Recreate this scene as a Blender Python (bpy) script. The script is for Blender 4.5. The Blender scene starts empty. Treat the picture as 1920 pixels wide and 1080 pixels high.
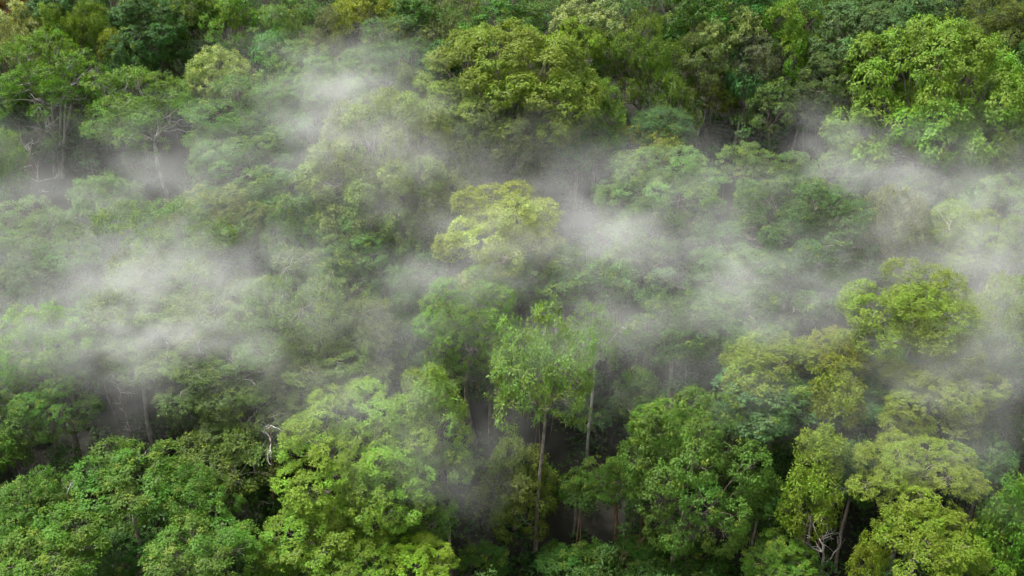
import bpy, math, random
import numpy as np
from mathutils import Vector, Matrix

# ------------------------------------------------------------------ camera, sky, sun, exposure
scene = bpy.context.scene
COL = scene.collection
PITCH = math.radians(30.0)          # the drone looks down onto a hillside
CAM_Z = 40.0
LENS, SENSOR = 35.0, 36.0
cam_d = bpy.data.cameras.new('camera'); cam = bpy.data.objects.new('camera', cam_d); COL.objects.link(cam)
cam.location = (0, 0, CAM_Z); cam.rotation_euler = (math.pi/2 - PITCH, 0, 0)
cam_d.lens = LENS; cam_d.sensor_width = SENSOR; cam_d.clip_end = 2000
scene.camera = cam

SUN_EL, SUN_AZ = math.radians(62), math.radians(292)     # azimuth clockwise from +Y (north)
world = bpy.data.worlds.new('World'); scene.world = world; world.use_nodes = True
wn = world.node_tree; bg = wn.nodes['Background']
sky = wn.nodes.new('ShaderNodeTexSky'); sky.sky_type = 'NISHITA'; sky.sun_disc = False
sky.sun_elevation = SUN_EL; sky.sun_rotation = SUN_AZ
sky.air_density = 1.0; sky.dust_density = 6.0; sky.ozone_density = 0.6
grey = wn.nodes.new('ShaderNodeHueSaturation'); grey.inputs['Saturation'].default_value = 0.12   # an overcast sky
wn.links.new(sky.outputs[0], grey.inputs['Color']); wn.links.new(grey.outputs[0], bg.inputs[0])
bg.inputs[1].default_value = 0.09
sun_d = bpy.data.lights.new('sun', 'SUN'); sun = bpy.data.objects.new('sun', sun_d); COL.objects.link(sun)
sun_d.energy = 1.5; sun_d.angle = math.radians(10); sun_d.color = (1.0, 0.97, 0.92)
sv = Vector((math.sin(SUN_AZ)*math.cos(SUN_EL), math.cos(SUN_AZ)*math.cos(SUN_EL), math.sin(SUN_EL)))
sun.rotation_euler = sv.to_track_quat('Z', 'Y').to_euler()
vs = scene.view_settings
vs.view_transform = 'Standard'; vs.look = 'None'; vs.gamma = 1.0; vs.use_curve_mapping = False
vs.exposure = 2.0
cy = scene.cycles
cy.max_bounces = 6; cy.diffuse_bounces = 2; cy.glossy_bounces = 1; cy.transmission_bounces = 2
cy.transparent_max_bounces = 4; cy.volume_bounces = 4
cy.volume_step_rate = 2.6; cy.volume_max_steps = 128
cy.use_denoising = True; cy.denoiser = 'OPENIMAGEDENOISE'; cy.denoising_input_passes = 'RGB_ALBEDO_NORMAL'
cy.use_adaptive_sampling = True; cy.adaptive_threshold = 0.03
scene.render.use_persistent_data = False

# ------------------------------------------------------------------ terrain and pixel helpers
FPX = LENS/SENSOR*1920.0
SLOPE = math.radians(20.0); TS = math.tan(SLOPE); Y0 = 53.7
CP, SP = math.cos(PITCH), math.sin(PITCH)
def ground(x, y):
    base = (y - Y0)*TS
    return base + 0.55*np.sin(x*0.11 + 1.3) * np.cos(y*0.09) + 0.3*np.sin(x*0.31 + y*0.23)
def ray(px, py):
    a = (px - 960.0)/FPX; b = (540.0 - py)/FPX
    return np.array([a, CP + b*SP, -SP + b*CP])          # camera z-depth is 1 along the ray
def hit(px, py, h):
    """where the line of sight meets a surface h metres above the ground; also its depth"""
    r = ray(px, py); t = 20.0
    for _ in range(60):
        p = r*t; e = (p[2] + CAM_Z) - (ground(p[0], p[1]) + h)
        t += e/ max(0.25, (TS*r[1] - r[2]))
        if abs(e) < 1e-3: break
    p = r*t
    return np.array([p[0], p[1], p[2] + CAM_Z]), t
def hit_y(px, py, Y):
    r = ray(px, py); t = Y/r[1]; p = r*t
    return np.array([p[0], p[1], p[2] + CAM_Z]), t

# ------------------------------------------------------------------ materials
def newmat(name):
    m = bpy.data.materials.new(name); m.use_nodes = True
    nt = m.node_tree; nt.nodes.clear()
    return m, nt, nt.nodes.new('ShaderNodeOutputMaterial')
def N(nt, t, **kw):
    n = nt.nodes.new(t)
    for k, v in kw.items(): setattr(n, k, v)
    return n
def leaf_material(name, tip):
    """leaf colour = the tree's own colour, varied leaf by leaf and spray by spray; young or flowering tips as a second colour"""
    m, nt, out = newmat(name); L = nt.links.new
    oi = N(nt, 'ShaderNodeObjectInfo'); at = N(nt, 'ShaderNodeAttribute', attribute_name='leaf')
    sep = N(nt, 'ShaderNodeSeparateColor'); L(at.outputs['Color'], sep.inputs[0])
    hs = N(nt, 'ShaderNodeHueSaturation')
    mr = N(nt, 'ShaderNodeMapRange'); mr.inputs[3].default_value = 0.62; mr.inputs[4].default_value = 1.35
    L(sep.outputs[0], mr.inputs[0]); L(mr.outputs[0], hs.inputs['Value'])
    mh = N(nt, 'ShaderNodeMapRange'); mh.inputs[3].default_value = 0.480; mh.inputs[4].default_value = 0.520
    L(sep.outputs[2], mh.inputs[0]); L(mh.outputs[0], hs.inputs['Hue'])
    tc0 = N(nt, 'ShaderNodeTexCoord'); nz = N(nt, 'ShaderNodeTexNoise'); nz.inputs['Scale'].default_value = .55; nz.inputs['Detail'].default_value = 2
    L(tc0.outputs['Object'], nz.inputs['Vector'])
    h2 = N(nt, 'ShaderNodeHueSaturation'); mA = N(nt, 'ShaderNodeMapRange'); mB = N(nt, 'ShaderNodeMapRange')
    for q, (lo, hi) in ((mA, (.490, .508)), (mB, (.74, 1.26))):
        q.inputs[1].default_value = .3; q.inputs[2].default_value = .7; q.inputs[3].default_value = lo; q.inputs[4].default_value = hi
    L(nz.outputs[0], mA.inputs[0]); L(nz.outputs[0], mB.inputs[0]); L(mA.outputs[0], h2.inputs['Hue']); L(mB.outputs[0], h2.inputs['Value'])
    L(oi.outputs['Color'], h2.inputs['Color']); L(h2.outputs[0], hs.inputs['Color'])
    mx = N(nt, 'ShaderNodeMix', data_type='RGBA'); L(sep.outputs[1], mx.inputs[0])
    L(hs.outputs[0], mx.inputs[6]); mx.inputs[7].default_value = (*tip, 1)
    pb = N(nt, 'ShaderNodeBsdfPrincipled'); pb.inputs['Roughness'].default_value = 0.55
    pb.inputs['Specular IOR Level'].default_value = 0.2
    L(mx.outputs[2], pb.inputs['Base Color'])
    tr = N(nt, 'ShaderNodeBsdfTranslucent')
    tc = N(nt, 'ShaderNodeMix', data_type='RGBA', blend_type='MULTIPLY'); tc.inputs[0].default_value = 1
    L(mx.outputs[2], tc.inputs[6]); tc.inputs[7].default_value = (1.5, 1.45, 0.6, 1)
    L(tc.outputs[2], tr.inputs[0])
    ms = N(nt, 'ShaderNodeMixShader'); ms.inputs[0].default_value = 0.38
    L(pb.outputs[0], ms.inputs[1]); L(tr.outputs[0], ms.inputs[2]); L(ms.outputs[0], out.inputs[0])
    return m
def bark_material(name, c0, c1, scale=6.0):
    m, nt, out = newmat(name); L = nt.links.new
    oi = N(nt, 'ShaderNodeObjectInfo'); tc = N(nt, 'ShaderNodeTexCoord')
    mp = N(nt, 'ShaderNodeMapping'); mp.inputs['Scale'].default_value = (1, 1, 0.35); L(tc.outputs['Object'], mp.inputs[0])
    nz = N(nt, 'ShaderNodeTexNoise'); nz.inputs['Scale'].default_value = scale; nz.inputs['Detail'].default_value = 5
    L(mp.outputs[0], nz.inputs['Vector'])
    cr = N(nt, 'ShaderNodeValToRGB'); cr.color_ramp.elements[0].position = .35; cr.color_ramp.elements[1].position = .65
    cr.color_ramp.elements[0].color = (*c0, 1); cr.color_ramp.elements[1].color = (*c1, 1); L(nz.outputs[0], cr.inputs[0])
    bp = N(nt, 'ShaderNodeBump'); bp.inputs['Strength'].default_value = .6; bp.inputs['Distance'].default_value = .03
    L(nz.outputs[0], bp.inputs['Height'])
    pb = N(nt, 'ShaderNodeBsdfPrincipled'); pb.inputs['Roughness'].default_value = .85
    L(cr.outputs[0], pb.inputs['Base Color']); L(bp.outputs[0], pb.inputs['Normal']); L(pb.outputs[0], out.inputs[0])
    return m
M_LEAF = leaf_material('leaves', (0.16, 0.215, 0.025))
M_CREAM = leaf_material('cream_flowering_leaves', (0.34, 0.40, 0.15))
M_BARK = bark_material('grey_brown_bark', (0.09, 0.07, 0.055), (0.26, 0.22, 0.18))
M_PALE = bark_material('pale_bark', (0.15, 0.135, 0.12), (0.40, 0.375, 0.34), 4)
M_DEAD = bark_material('bleached_dead_wood', (0.20, 0.19, 0.17), (0.42, 0.40, 0.37), 4)
M_BROWN = bark_material('brown_bark', (0.10, 0.055, 0.03), (0.24, 0.15, 0.09), 5)
def ground_material():
    m, nt, out = newmat('forest_floor'); L = nt.links.new
    tc = N(nt, 'ShaderNodeTexCoord'); nz = N(nt, 'ShaderNodeTexNoise'); nz.inputs['Scale'].default_value = .9; nz.inputs['Detail'].default_value = 9
    L(tc.outputs['Object'], nz.inputs['Vector'])
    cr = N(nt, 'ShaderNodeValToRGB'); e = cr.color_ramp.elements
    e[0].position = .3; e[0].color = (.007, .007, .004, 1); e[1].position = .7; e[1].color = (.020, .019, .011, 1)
    L(nz.outputs[0], cr.inputs[0])
    bp = N(nt, 'ShaderNodeBump'); bp.inputs['Distance'].default_value = .15; L(nz.outputs[0], bp.inputs['Height'])
    pb = N(nt, 'ShaderNodeBsdfPrincipled'); pb.inputs['Roughness'].default_value = .95
    L(cr.outputs[0], pb.inputs['Base Color']); L(bp.outputs[0], pb.inputs['Normal']); L(pb.outputs[0], out.inputs[0])
    return m
M_GROUND = ground_material()

# ------------------------------------------------------------------ mesh helpers
def mesh_np(name, co, faces_flat, n_per, mat, attr=None, smooth=False):
    me = bpy.data.meshes.new(name); nv = len(co); nf = len(faces_flat)//n_per
    me.vertices.add(nv); me.vertices.foreach_set('co', np.asarray(co, np.float32).ravel())
    me.loops.add(nf*n_per); me.loops.foreach_set('vertex_index', np.asarray(faces_flat, np.int32).ravel())
    me.polygons.add(nf); me.polygons.foreach_set('loop_start', np.arange(0, nf*n_per, n_per, dtype=np.int32))
    if smooth: me.polygons.foreach_set('use_smooth', np.ones(nf, bool))
    me.update(calc_edges=True)
    if attr is not None:
        a = me.attributes.new('leaf', 'FLOAT_COLOR', 'POINT'); a.data.foreach_set('color', np.asarray(attr, np.float32).ravel())
    me.materials.append(mat)
    return me
def link(name, me, parent=None):
    o = bpy.data.objects.new(name, me); COL.objects.link(o)
    if parent is not None: o.parent = parent
    return o
def unit(v): return v/np.maximum(1e-9, np.linalg.norm(v, axis=-1, keepdims=True))
class Tubes:
    """collects tapered tubes into one mesh"""
    def __init__(s): s.v = []; s.f = []; s.n = 0
    def add(s, pts, rad, sides=5):
        pts = np.asarray(pts, float); k = len(pts); rad = np.asarray(rad, float)
        tan = unit(np.gradient(pts, axis=0)); up = np.where(np.abs(tan[:, 2:3]) > .9, np.array([[1., 0, 0]]), np.array([[0, 0, 1.]]))
        a = unit(np.cross(tan, up)); b = np.cross(tan, a)
        th = np.arange(sides)/sides*2*math.pi
        ring = pts[:, None] + rad[:, None, None]*(a[:, None]*np.cos(th)[None, :, None] + b[:, None]*np.sin(th)[None, :, None])
        i = np.arange(k-1)[:, None]*sides; j = np.arange(sides)[None]; jn = (j+1) % sides
        q = np.stack([i+j, i+jn, i+sides+jn, i+sides+j], -1).reshape(-1, 4) + s.n
        s.v.append(ring.reshape(-1, 3)); s.f.append(q); s.n += k*sides
    def mesh(s, name, mat): return mesh_np(name, np.concatenate(s.v), np.concatenate(s.f).ravel(), 4, mat, smooth=True)
def bez(a, b, c, n):
    t = np.linspace(0, 1, n)[:, None]
    return (1-t)**2*a + 2*t*(1-t)*b + t*t*c
def leaves_mesh(name, pos, dirv, nrm, ln, wd, attr, mat):
    """each leaf a pointed blade with a drooping tip"""
    n = len(pos); d = unit(dirv); s = unit(np.cross(d, nrm)); up = np.cross(s, d)
    ln = np.broadcast_to(ln, (n,))[:, None]; wd = np.broadcast_to(wd, (n,))[:, None]
    v = np.stack([pos + s*wd*.55 + d*ln*.12, pos - s*wd*.55 + d*ln*.12, pos + d*ln - up*ln*.12], 1)
    return mesh_np(name, v.reshape(-1, 3), np.arange(n*3), 3, mat, np.repeat(attr, 3, axis=0))

# ------------------------------------------------------------------ crown generator
#        lobe  = lobe radius / crown radius, flat = lobe flattening, puff = spray radius (m), nl = leaves per spray, leaf = (length, width)
#        fill = sprays per lobe area, low = how far the shell reaches down, droop = hang of the leaves, tip = share of sprays with young/flowering leaves
SPECIES = {
 'puffy':   dict(many=1.12, lobe=.27, flat=.92, puff=.25, nl=30, leaf=(.120, .062), fill=1.15, low=-.50, droop=.1, tip=.34, rough=.16, mat=M_LEAF),
 'broad':   dict(many=1.05, lobe=.21, flat=.90, puff=.25, nl=36, leaf=(.118, .058), fill=1.30, low=-.65, droop=.75, tip=.14, rough=.20, mat=M_LEAF),
 'full':    dict(many=1.6, lobe=.165, flat=.95, puff=.25, nl=30, leaf=(.128, .062), fill=1.65, low=-.75, droop=.8, tip=.16, rough=.10, mat=M_LEAF),
 'sparse':  dict(many=1.25, lobe=.22, flat=.65, puff=.22, nl=26, leaf=(.112, .054), fill=.85, low=-.55, droop=.25, tip=.14, rough=.28, mat=M_LEAF),
 'airy':    dict(lobe=.25, flat=.60, puff=.23, nl=30, leaf=(.112, .054), fill=1.00, low=-.45, droop=.2, tip=.12, rough=.24, mat=M_LEAF),
 'dome':    dict(many=1.4, lobe=.18, flat=.98, puff=.20, nl=30, leaf=(.108, .054), fill=1.20, low=-.65, droop=.3, tip=.10, rough=.06, mat=M_LEAF),
 'layered': dict(lobe=.29, flat=.36, puff=.22, nl=28, leaf=(.112, .054), fill=1.00, low=-.55, droop=.15, tip=.12, rough=.22, mat=M_LEAF),
 'hanging': dict(many=1.15, lobe=.24, flat=1.0, puff=.25, nl=30, leaf=(.140, .068), fill=1.10, low=-.80, droop=.9, tip=.06, rough=.15, mat=M_LEAF),
 'cream':   dict(many=1.2, lobe=.25, flat=.90, puff=.22, nl=30, leaf=(.115, .058), fill=1.15, low=-.50, droop=.1, tip=.62, rough=.12, mat=M_CREAM),
 'rosette': dict(lobe=.30, flat=.55, puff=.32, nl=24, leaf=(.220, .080), fill=.80, low=-.45, droop=.6, tip=.05, rough=.26, mat=M_LEAF),
 'lime':    dict(many=1.1, lobe=.22, flat=.92, puff=.24, nl=36, leaf=(.112, .060), fill=1.12, low=-.65, droop=.25, tip=.24, rough=.14, mat=M_LEAF),
}
CLASSES = {'S': 1.3, 'M': 2.3, 'L': 4.0}
def crown_points(sp, R, rng):
    P = SPECIES[sp]; lr0 = P['lobe']*R
    if R < 1.8: lr0 *= 1.25
    nl = int(2.6*(1 - P['low'])*0.5/(P['lobe']**2)*(0.62 if R >= 1.8 else .45)*.75*P.get('many', 1.0)) + 4
    dirs = []
    for _ in range(nl):                                   # evenly spread lobe directions over the shell
        best, bd = None, -1
        for _ in range(10):
            z = rng.uniform(P['low'], 1); a = rng.uniform(0, 2*math.pi); q = math.sqrt(1-z*z)
            c = np.array([q*math.cos(a), q*math.sin(a), z])
            dmin = min((np.linalg.norm(c-e) for e in dirs), default=9)
            if dmin > bd: best, bd = c, dmin
        dirs.append(best)
    dirs = np.array(dirs)
    lr = lr0*rng.uniform(.72, 1.25, len(dirs))
    rad = (R - lr*.8)*(1 - rng.uniform(0, P['rough']*1.6, len(dirs)))
    k = rng.normal(size=(3, 3)); bump = 1 + P['rough']*.6*np.sin(dirs@k[0]*2.2 + 1)*np.sin(dirs@k[1]*1.7)
    lc = dirs*(rad*bump)[:, None]
    inner = int(len(dirs)*.3)                             # a few lobes inside the shell
    if inner:
        di = unit(rng.normal(size=(inner, 3))); di[:, 2] = np.abs(di[:, 2])*.8 - .1
        lc = np.concatenate([lc, di*R*rng.uniform(.2, .55, (inner, 1))]); lr = np.concatenate([lr, np.full(inner, lr0)])
    return lc, lr
def crown(sp, R, seed):
    rng = np.random.default_rng(seed); P = SPECIES[sp]
    lc, lr = crown_points(sp, R, rng)
    pc, pn, pt, ph = [], [], [], []
    for c, r in zip(lc, lr):
        n = max(5, int(P['fill']*3.4*(r/P['puff'])**2*(.55 + .45*P['flat'])))
        d = unit(rng.normal(size=(n*2, 3))); outw = unit((c + np.array([0, 0, .35*R]))[None])[0]
        keep = (d@outw + rng.uniform(-.1, .55, n*2)) > 0
        d = d[keep][:n]
        wob = rng.uniform(.84, 1.05, (len(d), 1))
        off = d*r*wob; off[:, 2] *= P['flat']
        pc.append(c + off); pn.append(unit(d*np.array([1, 1, 1/max(.4, P['flat'])]) + np.array([0, 0, .35])))
        pt.append(np.where(d[:, 2] > -.1, 1., 0.)); ph.append(np.full(len(d), rng.random()))
    pc = np.concatenate(pc); pn = np.concatenate(pn); pt = np.concatenate(pt); ph = np.concatenate(ph)
    n = len(pc); nl = P['nl']
    istip = (rng.random(n) < P['tip'])*pt
    psize = P['puff']*rng.uniform(.7, 1.25, n)
    th = rng.uniform(0, 2*math.pi, (n, nl)); h = rng.uniform(-.35, 1, (n, nl)); q = np.sqrt(np.clip(1-h*h, 0, 1))
    loc = np.stack([q*np.cos(th), q*np.sin(th), h], -1)
    a = unit(np.cross(pn, np.array([.3, .9, .1]))); b = np.cross(pn, a)
    dl = loc[..., 0:1]*a[:, None] + loc[..., 1:2]*b[:, None] + loc[..., 2:3]*pn[:, None]
    rr = rng.uniform(.15, .8, (n, nl, 1))
    pos = pc[:, None] + dl*psize[:, None, None]*rr
    dv = dl + rng.normal(scale=.35, size=dl.shape); dv[..., 2] -= P['droop']
    nr = pn[:, None]*.9 + dl*.45 + np.array([0, 0, .35]) + rng.normal(scale=.30, size=dl.shape)
    ln = (P['leaf'][0]*rng.uniform(.7, 1.25, (n, nl))); wd = P['leaf'][1]*rng.uniform(.8, 1.2, (n, nl))
    leafr = np.clip(.5 + rng.normal(scale=.14, size=(n, nl)) + rng.normal(scale=.14, size=(n, 1)) + (ph[:, None]-.5)*.3, 0, 1)
    tipv = istip[:, None]*rng.uniform(.25, 1, (n, nl))*(h > .0)
    hue = np.clip(ph[:, None]*.6 + rng.random((n, nl))*.4, 0, 1)
    at = np.stack([leafr, tipv, hue, np.ones((n, nl))], -1).reshape(-1, 4)
    pos = pos.reshape(-1, 3); dv = dv.reshape(-1, 3); nr = nr.reshape(-1, 3)
    ext = np.percentile(np.abs(pos[:, :2]), 98.5)
    zlo, zhi = np.percentile(pos[:, 2], [1, 99]); zc = (zlo+zhi)/2; zh = (zhi-zlo)/2
    me = leaves_mesh('crown', pos, dv, nr, ln.ravel(), wd.ravel(), at, P['mat'])
    return me, lc, lr, ext, zc, zh, rng
TEMPL = {}
def limbs(lc, lr, R, fork, rng, bark, thick=1.0, nmain=5):
    """main limbs from the fork; each carries branches to its lobes and thin twigs"""
    az = np.arctan2(lc[:, 1], lc[:, 0]) + rng.uniform(0, 6.28); grp = ((az % (2*math.pi))/(2*math.pi)*nmain).astype(int)
    out = []
    for g in range(nmain):
        idx = np.where(grp == g)[0]
        if len(idx) == 0: continue
        T = Tubes(); m = lc[idx].mean(0); mid = fork + (m-fork)*.62
        r0 = .021*R*thick*rng.uniform(.8, 1.2)
        ctrl = fork + (mid-fork)*.5 + np.array([0, 0, -.10*R]) + rng.normal(scale=.05*R, size=3)
        main = bez(fork, ctrl, mid, 7) + np.concatenate([np.zeros((1, 3)), rng.normal(scale=.018*R, size=(6, 3))])
        T.add(main, np.linspace(r0, r0*.6, 7), 6)
        for i in idx:
            st = main[rng.integers(3, 7)]; e = lc[i]
            c = st + (e-st)*.5 + np.array([0, 0, .08*R]) + rng.normal(scale=.07*R, size=3)
            b = bez(st, c, e, 6) + np.concatenate([np.zeros((1, 3)), rng.normal(scale=.02*R, size=(5, 3))])
            T.add(b, np.linspace(r0*.5, r0*.16, 6), 4)
            for _ in range(4):
                s2 = b[rng.integers(3, 6)]; d = unit(rng.normal(size=3) + unit(e)*.9 + np.array([0, 0, .4]))
                e2 = e + d*lr[i]*rng.uniform(.6, 1.0)
                T.add(bez(s2, (s2+e2)/2 + rng.normal(scale=.05*R, size=3), e2, 4), np.linspace(r0*.17, r0*.06, 4), 3)
        out.append(T.mesh('limb', bark))
    return out
def template(sp, cls, var, bark):
    key = (sp, cls, var, bark.name)
    if key not in TEMPL:
        R = CLASSES[cls]; seed = abs(hash_(sp + cls)) + var*977
        me, lc, lr, ext, zc, zh, rng = crown(sp, R, seed)
        fork = np.array([rng.normal(scale=.06*R), rng.normal(scale=.06*R), zc - zh*.95])
        lm = limbs(lc, lr, R, fork, rng, bark, nmain=5 if cls != 'S' else 3)
        TEMPL[key] = (me, lm, ext, zc, zh, fork)
    return TEMPL[key]
def hash_(s):
    h = 7
    for ch in s: h = (h*31 + ord(ch)) % 100003
    return h

COUNT = {}
def leaf_tint(t, sp, rng):
    r, g, b = t
    if sp != 'cream' and r < g*1.1 and b < .06:           # green leaves stay green
        r = r*.94 if r < .6*g else r*.88; r = min(r, .80*g); b = min(b, .27*g)
    return 1.1*r*rng.uniform(.95, 1.05), 1.1*g*rng.uniform(.95, 1.05), 1.1*b
def make_trunk(base, top, r0, r1, rng, bark, parent, wob=.12, flare=1.35):
    n = 12; t = np.linspace(0, 1, n)[:, None]
    side = np.array([rng.normal(), rng.normal(), 0])*wob
    pts = base + (top-base)*t + side*np.sin(t*math.pi) + np.cumsum(rng.normal(scale=wob*.22, size=(n, 3))*np.array([1, 1, .2]), 0)*t*(1-t)*2
    pts[0] = base - np.array([0, 0, .25]); pts[-1] = top
    rad = r0 + (r1-r0)*t[:, 0]; rad[0] *= flare; rad[1] *= 1.08
    T = Tubes(); T.add(pts, rad, 8)
    return link('trunk', T.mesh('trunk', bark), parent)
def tree(cx, cyp, w, h, sp, tint, label, hc=9.0, base=None, bark=None, stems=1, cls=None, trunk_r=None, cat='tree', name='tree', group='trees of the misty hillside forest'):
    """a tree whose crown is about w x h (in pixels of the photograph) round (cx, cyp), standing on the slope"""
    bark = bark or M_BARK
    if base is not None:
        B, _ = hit(base[0], base[1], 0.0); C, d = hit_y(cx, cyp, B[1])
    else:
        C, d = hit(cx, cyp, hc); B = None
    k = 1.08 if cyp < 720 else 1.0
    R = w*k/2*d/FPX; hh = h*k/2*d/FPX
    v = C - np.array([0, 0, CAM_Z]); th = math.atan2(-v[2], math.hypot(v[0], v[1]))
    rz = math.sqrt(max(0, hh*hh - (R*math.sin(th))**2))/math.cos(th)
    rz = max(.42*R, rz)
    if base is None:
        dg = .30 if cyp < 640 else .08
        C = C - np.array([0, 0, dg*rz]); rz *= 1 + dg
    gz = float(ground(C[0], C[1])); rz = min(rz, max(.6, (C[2]-gz)*.85))
    if cls is None: cls = 'S' if R < 1.75 else ('M' if R < 3.1 else 'L')
    k = (sp, cls); i = COUNT.get(k, 0); COUNT[k] = i+1
    nv = {'S': 2, 'M': 2, 'L': 3}[cls]
    me, lm, ext, zc, zh, fork = template(sp, cls, i % nv, bark)
    rng = np.random.default_rng(int(cx*7 + cyp*13))
    rot = rng.uniform(0, 2*math.pi)
    if B is None:
        bx, by = C[0] + rng.normal(scale=.08*R), C[1] + rng.normal(scale=.08*R)
        B = np.array([bx, by, float(ground(bx, by))])
    root = bpy.data.objects.new(name, None); COL.objects.link(root); root.location = B; root.empty_display_size = .5
    root['label'] = label; root['category'] = cat; root['group'] = group
    s = R/ext; sz = rz/zh
    loc = C - B - np.array([0, 0, zc*sz])
    Mx = Matrix.Translation(Vector(loc)) @ Matrix.Rotation(rot, 4, 'Z') @ Matrix.Diagonal((s, s, sz, 1))
    o = link('crown', me, root); o.matrix_local = Mx; o.color = (*leaf_tint(tint, sp, rng), 1)
    for l in lm:
        q = link('limb', l, root); q.matrix_local = Mx
    top = np.array(Mx @ Vector(fork)); r = (trunk_r or (.05*R + .05))*.68
    for k in range(stems):
        off = np.array([rng.normal(), rng.normal()*.4, 0])*(.22 if stems > 1 else 0)
        t2 = top + (np.array([rng.uniform(-.45, .45)*R, rng.uniform(-.3, .3)*R, rng.uniform(0, .5)*rz]) if stems > 1 else 0)
        make_trunk(np.zeros(3) + off, t2, r*1.25*(.7 if stems > 1 else 1), r*.72*(.6 if stems > 1 else 1), rng, bark, root, wob=.05*np.linalg.norm(top)**.8*.6)
    return root
def bare(bpx, bpy_, hpx, lean, spread, label, mat=M_DEAD, n=7, h0=0.0, seed=0, thick=1.0, name='dead_tree', cat='dead tree'):
    """leafless wood: a stem with forked branches; hpx its height in pixels, h0 metres above ground"""
    B, d = hit(bpx, bpy_, h0); g = float(ground(B[0], B[1])); H = hpx*d/FPX/CP
    rng = np.random.default_rng(seed + int(bpx))
    root = bpy.data.objects.new(name, None); COL.objects.link(root); root.location = (B[0], B[1], g)
    root['label'] = label; root['category'] = cat; root['group'] = 'bleached leafless wood among the crowns'
    z0 = np.array([0, 0, 0.]); top = np.array([lean*H, rng.normal()*.1*H, h0 + H*.75])
    m = 9; t = np.linspace(0, 1, m)[:, None]
    stem = z0 + (top-z0)*t + np.cumsum(rng.normal(scale=.035*H, size=(m, 3)), 0)*t*.8
    r0 = (.022*H + .035)*thick
    r0 *= .8 if h0 > 5 else 1
    T = Tubes(); T.add(stem, np.linspace(r0, r0*.45, m), 6); link('trunk', T.mesh('trunk', M_BROWN if h0 > 2.5 else mat), root)
    for b in range(n):
        T = Tubes(); hi = rng.integers(4, m); s = stem[hi]
        d0 = unit(np.array([rng.normal()*spread, rng.normal()*spread*.7, rng.uniform(.0, 1.0)])); L = H*rng.uniform(.3, .6)
        def grow(s, d0, L, r, lev):
            k = 6; p = [s]; d = d0
            for _ in range(k-1):
                d = unit(d + rng.normal(scale=.28, size=3) + np.array([0, 0, .06])); p.append(p[-1] + d*L/(k-1))
            p = np.array(p); T.add(p, np.linspace(r, r*.35, k), 4 if lev else 5)
            if lev < 2:
                for _ in range(3 if lev == 0 else 2):
                    q = rng.integers(1, k); grow(p[q], unit(d + rng.normal(scale=.8, size=3)), L*rng.uniform(.35, .6), r*.5, lev+1)
        grow(s, d0, L, r0*.42, 0); link('branch', T.mesh('branch', mat), root)
    return root

# ------------------------------------------------------------------ ground: one sheet up the hill and beyond
def build_ground():
    xs = np.concatenate([[-900, -400, -150], np.linspace(-70, 70, 141), [150, 400, 900]])
    ys = np.concatenate([[-400, -120, -40], np.linspace(0, 130, 131), [160, 240, 400, 900]])
    X, Y = np.meshgrid(xs, ys); Z = ground(X, Y)
    Z = np.where(Y > 130, ground(X, np.minimum(Y, 130)) + (np.minimum(Y, 240)-130)*TS*.6, Z)
    Z = np.where(Y < 0, ground(X, np.maximum(Y, 0)) + np.maximum(Y, -40)*.1, Z)
    rng = np.random.default_rng(5); Z = Z + rng.normal(scale=.04, size=Z.shape)
    nx = len(xs); i, j = np.meshgrid(np.arange(len(ys)-1), np.arange(nx-1), indexing='ij')
    a = (i*nx + j).ravel(); f = np.stack([a, a+1, a+nx+1, a+nx], 1)
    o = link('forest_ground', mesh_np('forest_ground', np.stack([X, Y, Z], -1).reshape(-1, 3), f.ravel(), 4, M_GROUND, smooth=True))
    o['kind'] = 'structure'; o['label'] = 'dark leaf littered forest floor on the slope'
build_ground()

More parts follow.
